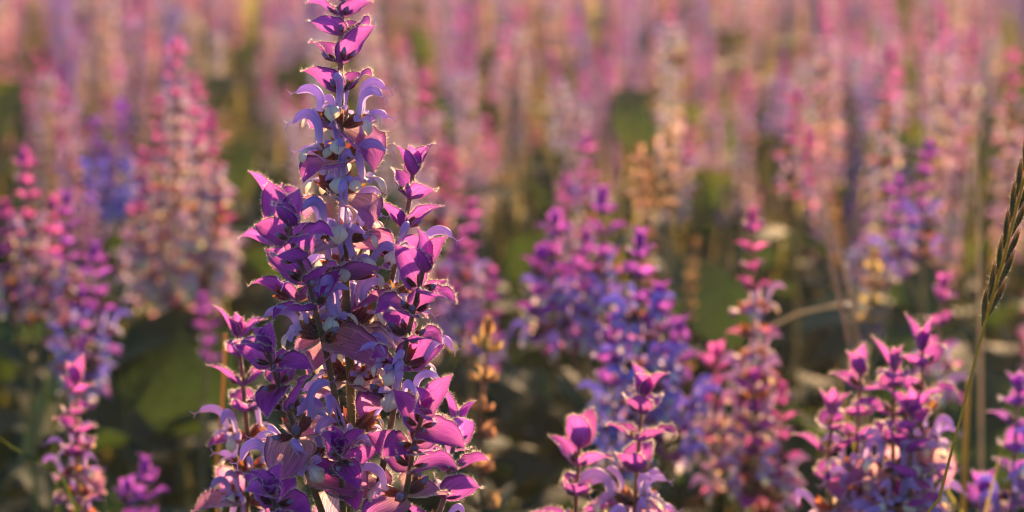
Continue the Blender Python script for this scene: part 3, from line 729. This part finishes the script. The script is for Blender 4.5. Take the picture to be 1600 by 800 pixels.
# ------------------------------------------------------------------ the field: 260 single plants, then the mass beyond
rs = np.random.RandomState(77)
SPIKES = [spike_mb(.20 + .02 * k, rs, 1 if k < 6 else 1) for k in range(9)]; SPIKES_M = [s.mesh('flower_spike') for s in SPIKES]
DRY_M = [spike_mb(.22 + .03 * k, rs, 1, True, gap=.026).mesh('flower_spike') for k in range(3)]
TINTS = [(1, 1, 1), PINK, PINK, ROSE, ROSE, PALE, PALE, VIO, (.8, .8, 1.1)]
KINDS = ['pale', 'rose', 'violet', 'dry']
LAB = {'rose': 'rose pink sage spires in the soft far rows of the field', 'violet': 'bluish violet sage spires scattered through the soft far rows',
       'pale': 'pale blush sage spires in the soft far rows of the field', 'dry': 'withered golden brown sage standing among the soft far rows'}
STEMS = []
for k in range(4):
    mb = MB(); b = np.random.RandomState(k).uniform(-.02, .02, 4)
    tube(mb, [(0, 0, 0), (b[0], b[1], .3), (b[2], b[3], .6), (b[2], b[3], .72)], [.006, .0045, .0024], 'stem', 6, u0=0, u1=.5)
    STEMS.append((mb.mesh('stem'), b))
def template(kind, seed):
    r = np.random.RandomState(seed); e = thing('sage_plant', LAB[kind], 'sage plant', (0, 0, 0), kind + ' sages of the far rows')
    sm, b = STEMS[r.randint(4)]; new_obj('stem', sm, e)
    lib = DRY_M if kind == 'dry' else SPIKES_M
    new_obj('flower_spike', pick(lib, r), e, Matrix.Translation((b[2], b[3], .72)))
    for q in range(r.randint(2, 5)):
        az = r.uniform(0, 6.28); ln = .035 + .06 * r.rand(); z = .46 + .16 * r.rand()
        T = Matrix.Translation((b[2] * z / .6, b[3] * z / .6, z)) @ Matrix.Rotation(az, 4, 'Z') @ Matrix.Rotation(r.uniform(.12, .34), 4, 'Y') @ Matrix.Scale(r.uniform(.8, 1.0), 4)
        new_obj('flower_spike', pick(lib, r), e, T)
    path = [Vector((b[2] * z / .6, b[3] * z / .6, z)) for z in np.linspace(0, .72, 6)]
    plant_leaves(e, path, 8, r, .08, .58)
    return e
TEMPL = {k: [template(k, 400 + 10 * i + j) for j in range(5 if k != 'dry' else 2)] for i, k in enumerate(KINDS)}
used = {id(t): False for l in TEMPL.values() for t in l}
def tint_of(kind):
    j = lambda: random.uniform(.9, 1.1)
    c = {'rose': (1.3, 1.15, .98), 'violet': (.9, .95, 1.05), 'pale': (1.4, 1.5, 1.0), 'dry': (1.2, 1.05, .85)}[kind]
    return tuple(x * j() for x in c) + (1,)
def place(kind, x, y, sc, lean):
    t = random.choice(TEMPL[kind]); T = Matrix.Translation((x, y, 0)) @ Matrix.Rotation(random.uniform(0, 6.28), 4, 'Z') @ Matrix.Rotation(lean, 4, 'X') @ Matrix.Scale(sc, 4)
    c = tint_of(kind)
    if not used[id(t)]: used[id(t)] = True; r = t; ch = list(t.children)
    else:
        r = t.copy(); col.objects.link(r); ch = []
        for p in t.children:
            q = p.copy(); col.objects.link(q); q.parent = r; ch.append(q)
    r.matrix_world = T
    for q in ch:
        if q.name.startswith('leaf'): v = random.uniform(.75, 1.25); q.color = (v * random.uniform(1.0, 2.4), v * random.uniform(1.0, 1.5), v, 1)  # yellowish tint puts sunlight shining through the leaves into their colour
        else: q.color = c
spots, tries = [], 0
def free(x, y, d):
    return all((x - a) ** 2 + (y - b) ** 2 > d * d for a, b in BASES)
rr = random.Random(11)
cand = []
while len(spots) < 290 and tries < 40000:
    tries += 1
    y = 2.6 + (10.0 - 2.6) * rr.random() ** .75
    hw = .2118 * y + .30
    x = rr.uniform(-hw, hw + .12)
    if rr.random() > min(1, .12 + .88 * max(0, (y - 2.6) / 3.0)): continue
    if not free(x, y, .18): continue
    BASES.append((x, y)); spots.append((x, y))
spots.sort(key=lambda s: s[1])
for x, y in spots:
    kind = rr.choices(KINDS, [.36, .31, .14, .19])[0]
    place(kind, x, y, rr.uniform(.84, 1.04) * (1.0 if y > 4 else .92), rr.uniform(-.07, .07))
for l in TEMPL.values():
    for t in l:
        if not used[id(t)]:
            for p in list(t.children): bpy.data.objects.remove(p)
            bpy.data.objects.remove(t)

# the mass of plants beyond the counted rows: one object
rs = np.random.RandomState(9)
lowp = []
for k in range(6):
    mb = MB(); sgl = [spike_mb(.24, rs, 0, k == 5, gap=.03, sides=3) for _ in range(2)]
    mb.merge(sgl[0], Matrix.Translation((0, 0, .7)))
    for q in range(3): mb.merge(sgl[1], Matrix.Translation((0, 0, .5)) @ Matrix.Rotation(q * 2.1 + k, 4, 'Z') @ Matrix.Rotation(.25, 4, 'Y'))
    for q in range(6):
        l = leaf_mb(.14, .05, 700 + q + k * 10, 0); mb.merge(l, Matrix.Translation((0, 0, .1 + .08 * q)) @ Matrix.Rotation(q * 2.4, 4, 'Z'))
    tube(mb, [(0, 0, 0), (0, 0, .7)], [.005, .003], 'stem', 3, u1=.5)
    lowp.append(mb.mesh('distant_plant'))
# joined with numpy: vertices, attributes and face loops of the low plants repeated over the far field
VS, AS, LS, MS, nv_tot = [], [], [], [], 0
mats_all = []
for me in lowp:
    for m in me.materials:
        if m.name not in mats_all: mats_all.append(m.name)
cache = []
for me in lowp:
    me.calc_loop_triangles(); n = len(me.vertices); V = np.zeros(n * 3); me.vertices.foreach_get('co', V)
    A = np.zeros(n * 3, np.float32); me.attributes['pt'].data.foreach_get('vector', A)
    nt_ = len(me.loop_triangles); Lp = np.zeros(nt_ * 3, np.int32); me.loop_triangles.foreach_get('vertices', Lp)
    mi = np.zeros(nt_, np.int32); me.loop_triangles.foreach_get('material_index', mi)
    mp = np.array([mats_all.index(m.name) for m in me.materials]); cache.append((V.reshape(-1, 3), A.reshape(-1, 3), Lp.reshape(-1, 3), mp[mi]))
nfar = 620
for k in range(nfar):
    y = 10 + 17 * rs.rand() ** 1.1; x = rs.uniform(-1, 1) * (.215 * y + .5)
    V, A, Lp, mi = cache[rs.randint(6) if rs.rand() < .5 else rs.randint(5)]; a = rs.uniform(0, 6.28); s = rs.uniform(.85, 1.1)
    Rz = np.array([[math.cos(a), -math.sin(a), 0], [math.sin(a), math.cos(a), 0], [0, 0, 1]])
    VS.append(V @ Rz.T * s + np.array([x, y, 0])); A2 = A.copy(); A2[:, 2] += rs.rand() * 50; AS.append(A2); LS.append(Lp + nv_tot); MS.append(mi); nv_tot += len(V)
VS, AS, LS, MS = np.concatenate(VS), np.concatenate(AS), np.concatenate(LS), np.concatenate(MS)
me = bpy.data.meshes.new('distant_sage_field'); me.vertices.add(len(VS)); me.vertices.foreach_set('co', VS.ravel())
me.loops.add(len(LS) * 3); me.loops.foreach_set('vertex_index', LS.ravel().astype(np.int32)); me.polygons.add(len(LS))
me.polygons.foreach_set('loop_start', np.arange(len(LS), dtype=np.int32) * 3); me.polygons.foreach_set('material_index', MS.astype(np.int32))
for mname in mats_all: me.materials.append(bpy.data.materials[mname])
me.update(calc_edges=True)
at = me.attributes.new('pt', 'FLOAT_VECTOR', 'POINT'); at.data.foreach_set('vector', AS.astype(np.float32).ravel())
far = new_obj('distant_sage_field', me, color=(1.25, 1.25, 1.15)); far['kind'] = 'stuff'; far['label'] = 'soft pink mass of sage flowers far across the field'; far['category'] = 'flowers'
for me in lowp: bpy.data.meshes.remove(me)

# undergrowth: loose leaves and grass between the plants
mb = MB(); rs = np.random.RandomState(15)
lv = [leaf_mb(.10 + .02 * k, .036 + .006 * k, 900 + k, 0, .2 + .15 * k, .8) for k in range(5)]
nl = 4200
for k in range(nl):
    y = 1.5 + 9 * rs.rand() ** .8; x = rs.uniform(-1, 1) * (.2118 * y + .35)
    if y < 2.4 and rs.rand() < .4: continue
    z = (.05 + .60 * rs.rand() ** .8) if y > 2.6 else .03 + .42 * rs.rand()
    mb.merge(lv[rs.randint(5)], Matrix.Translation((x, y, z)) @ Matrix.Rotation(rs.uniform(0, 6.28), 4, 'Z') @ Matrix.Rotation(rs.uniform(-.5, .4), 4, 'Y') @ Matrix.Scale(rs.uniform(.7, 1.5), 4), rs.rand() * 40)
und = new_obj('undergrowth', mb.mesh('undergrowth')); und['kind'] = 'stuff'; und['label'] = 'dark green wrinkled leaves filling the ground between the sages'; und['category'] = 'foliage'
V, F, A = [], [], []
for k in range(14000):
    y = 1.6 + 14 * rs.rand() ** .8; x = rs.uniform(-1, 1) * (.2118 * y + .35); h = rs.uniform(.3, .72 if y < 4 else 1.0) if y > 2.4 else rs.uniform(.2, .45); a = rs.uniform(0, 6.28); w = rs.uniform(.0012, .003) * (1 if y < 4 else 1.6); lean = rs.uniform(.03, .3) * h
    d = np.array([math.cos(a), math.sin(a), 0]); s = np.array([-d[1], d[0], 0]) * w; b = np.array([x, y, 0]); n = len(V); r_ = rs.rand() * 40
    for t, ww in ((0, 1), (.4, .9), (.75, .6)):
        c = b + d * lean * t * t + np.array([0, 0, h * t * (1 - .12 * t)]); V += [c - s * ww, c + s * ww]; A += [(t, -1, r_), (t, 1, r_)]
    V.append(b + d * lean + np.array([0, 0, h * .9])); A.append((1, 0, r_))
    F += [(n, n + 1, n + 3, n + 2), (n + 2, n + 3, n + 5, n + 4), (n + 4, n + 5, n + 6)]
mb = MB(); mb.add(V, F, A, 'grass')
gr = new_obj('grass', mb.mesh('grass')); gr['kind'] = 'stuff'; gr['label'] = 'fine grass blades growing up between the sage plants'; gr['category'] = 'grass'

# ------------------------------------------------------------------ warm evening air over the field
hz = MB(); a, b, z0, z1 = 2600.0, 2600.0, -1.0, 1.62
hz.add([(x, y, z) for z in (z0, z1) for x, y in ((-a, -b), (a, -b), (a, b), (-a, b))], [(3, 2, 1, 0), (4, 5, 6, 7), (0, 1, 5, 4), (1, 2, 6, 5), (2, 3, 7, 6), (3, 0, 4, 7)], [(0, 0, 0)] * 8, 'haze')
haze = new_obj('haze', hz.mesh('haze', False)); haze['kind'] = 'stuff'; haze['label'] = 'warm hazy evening air over the field'; haze['category'] = 'haze'
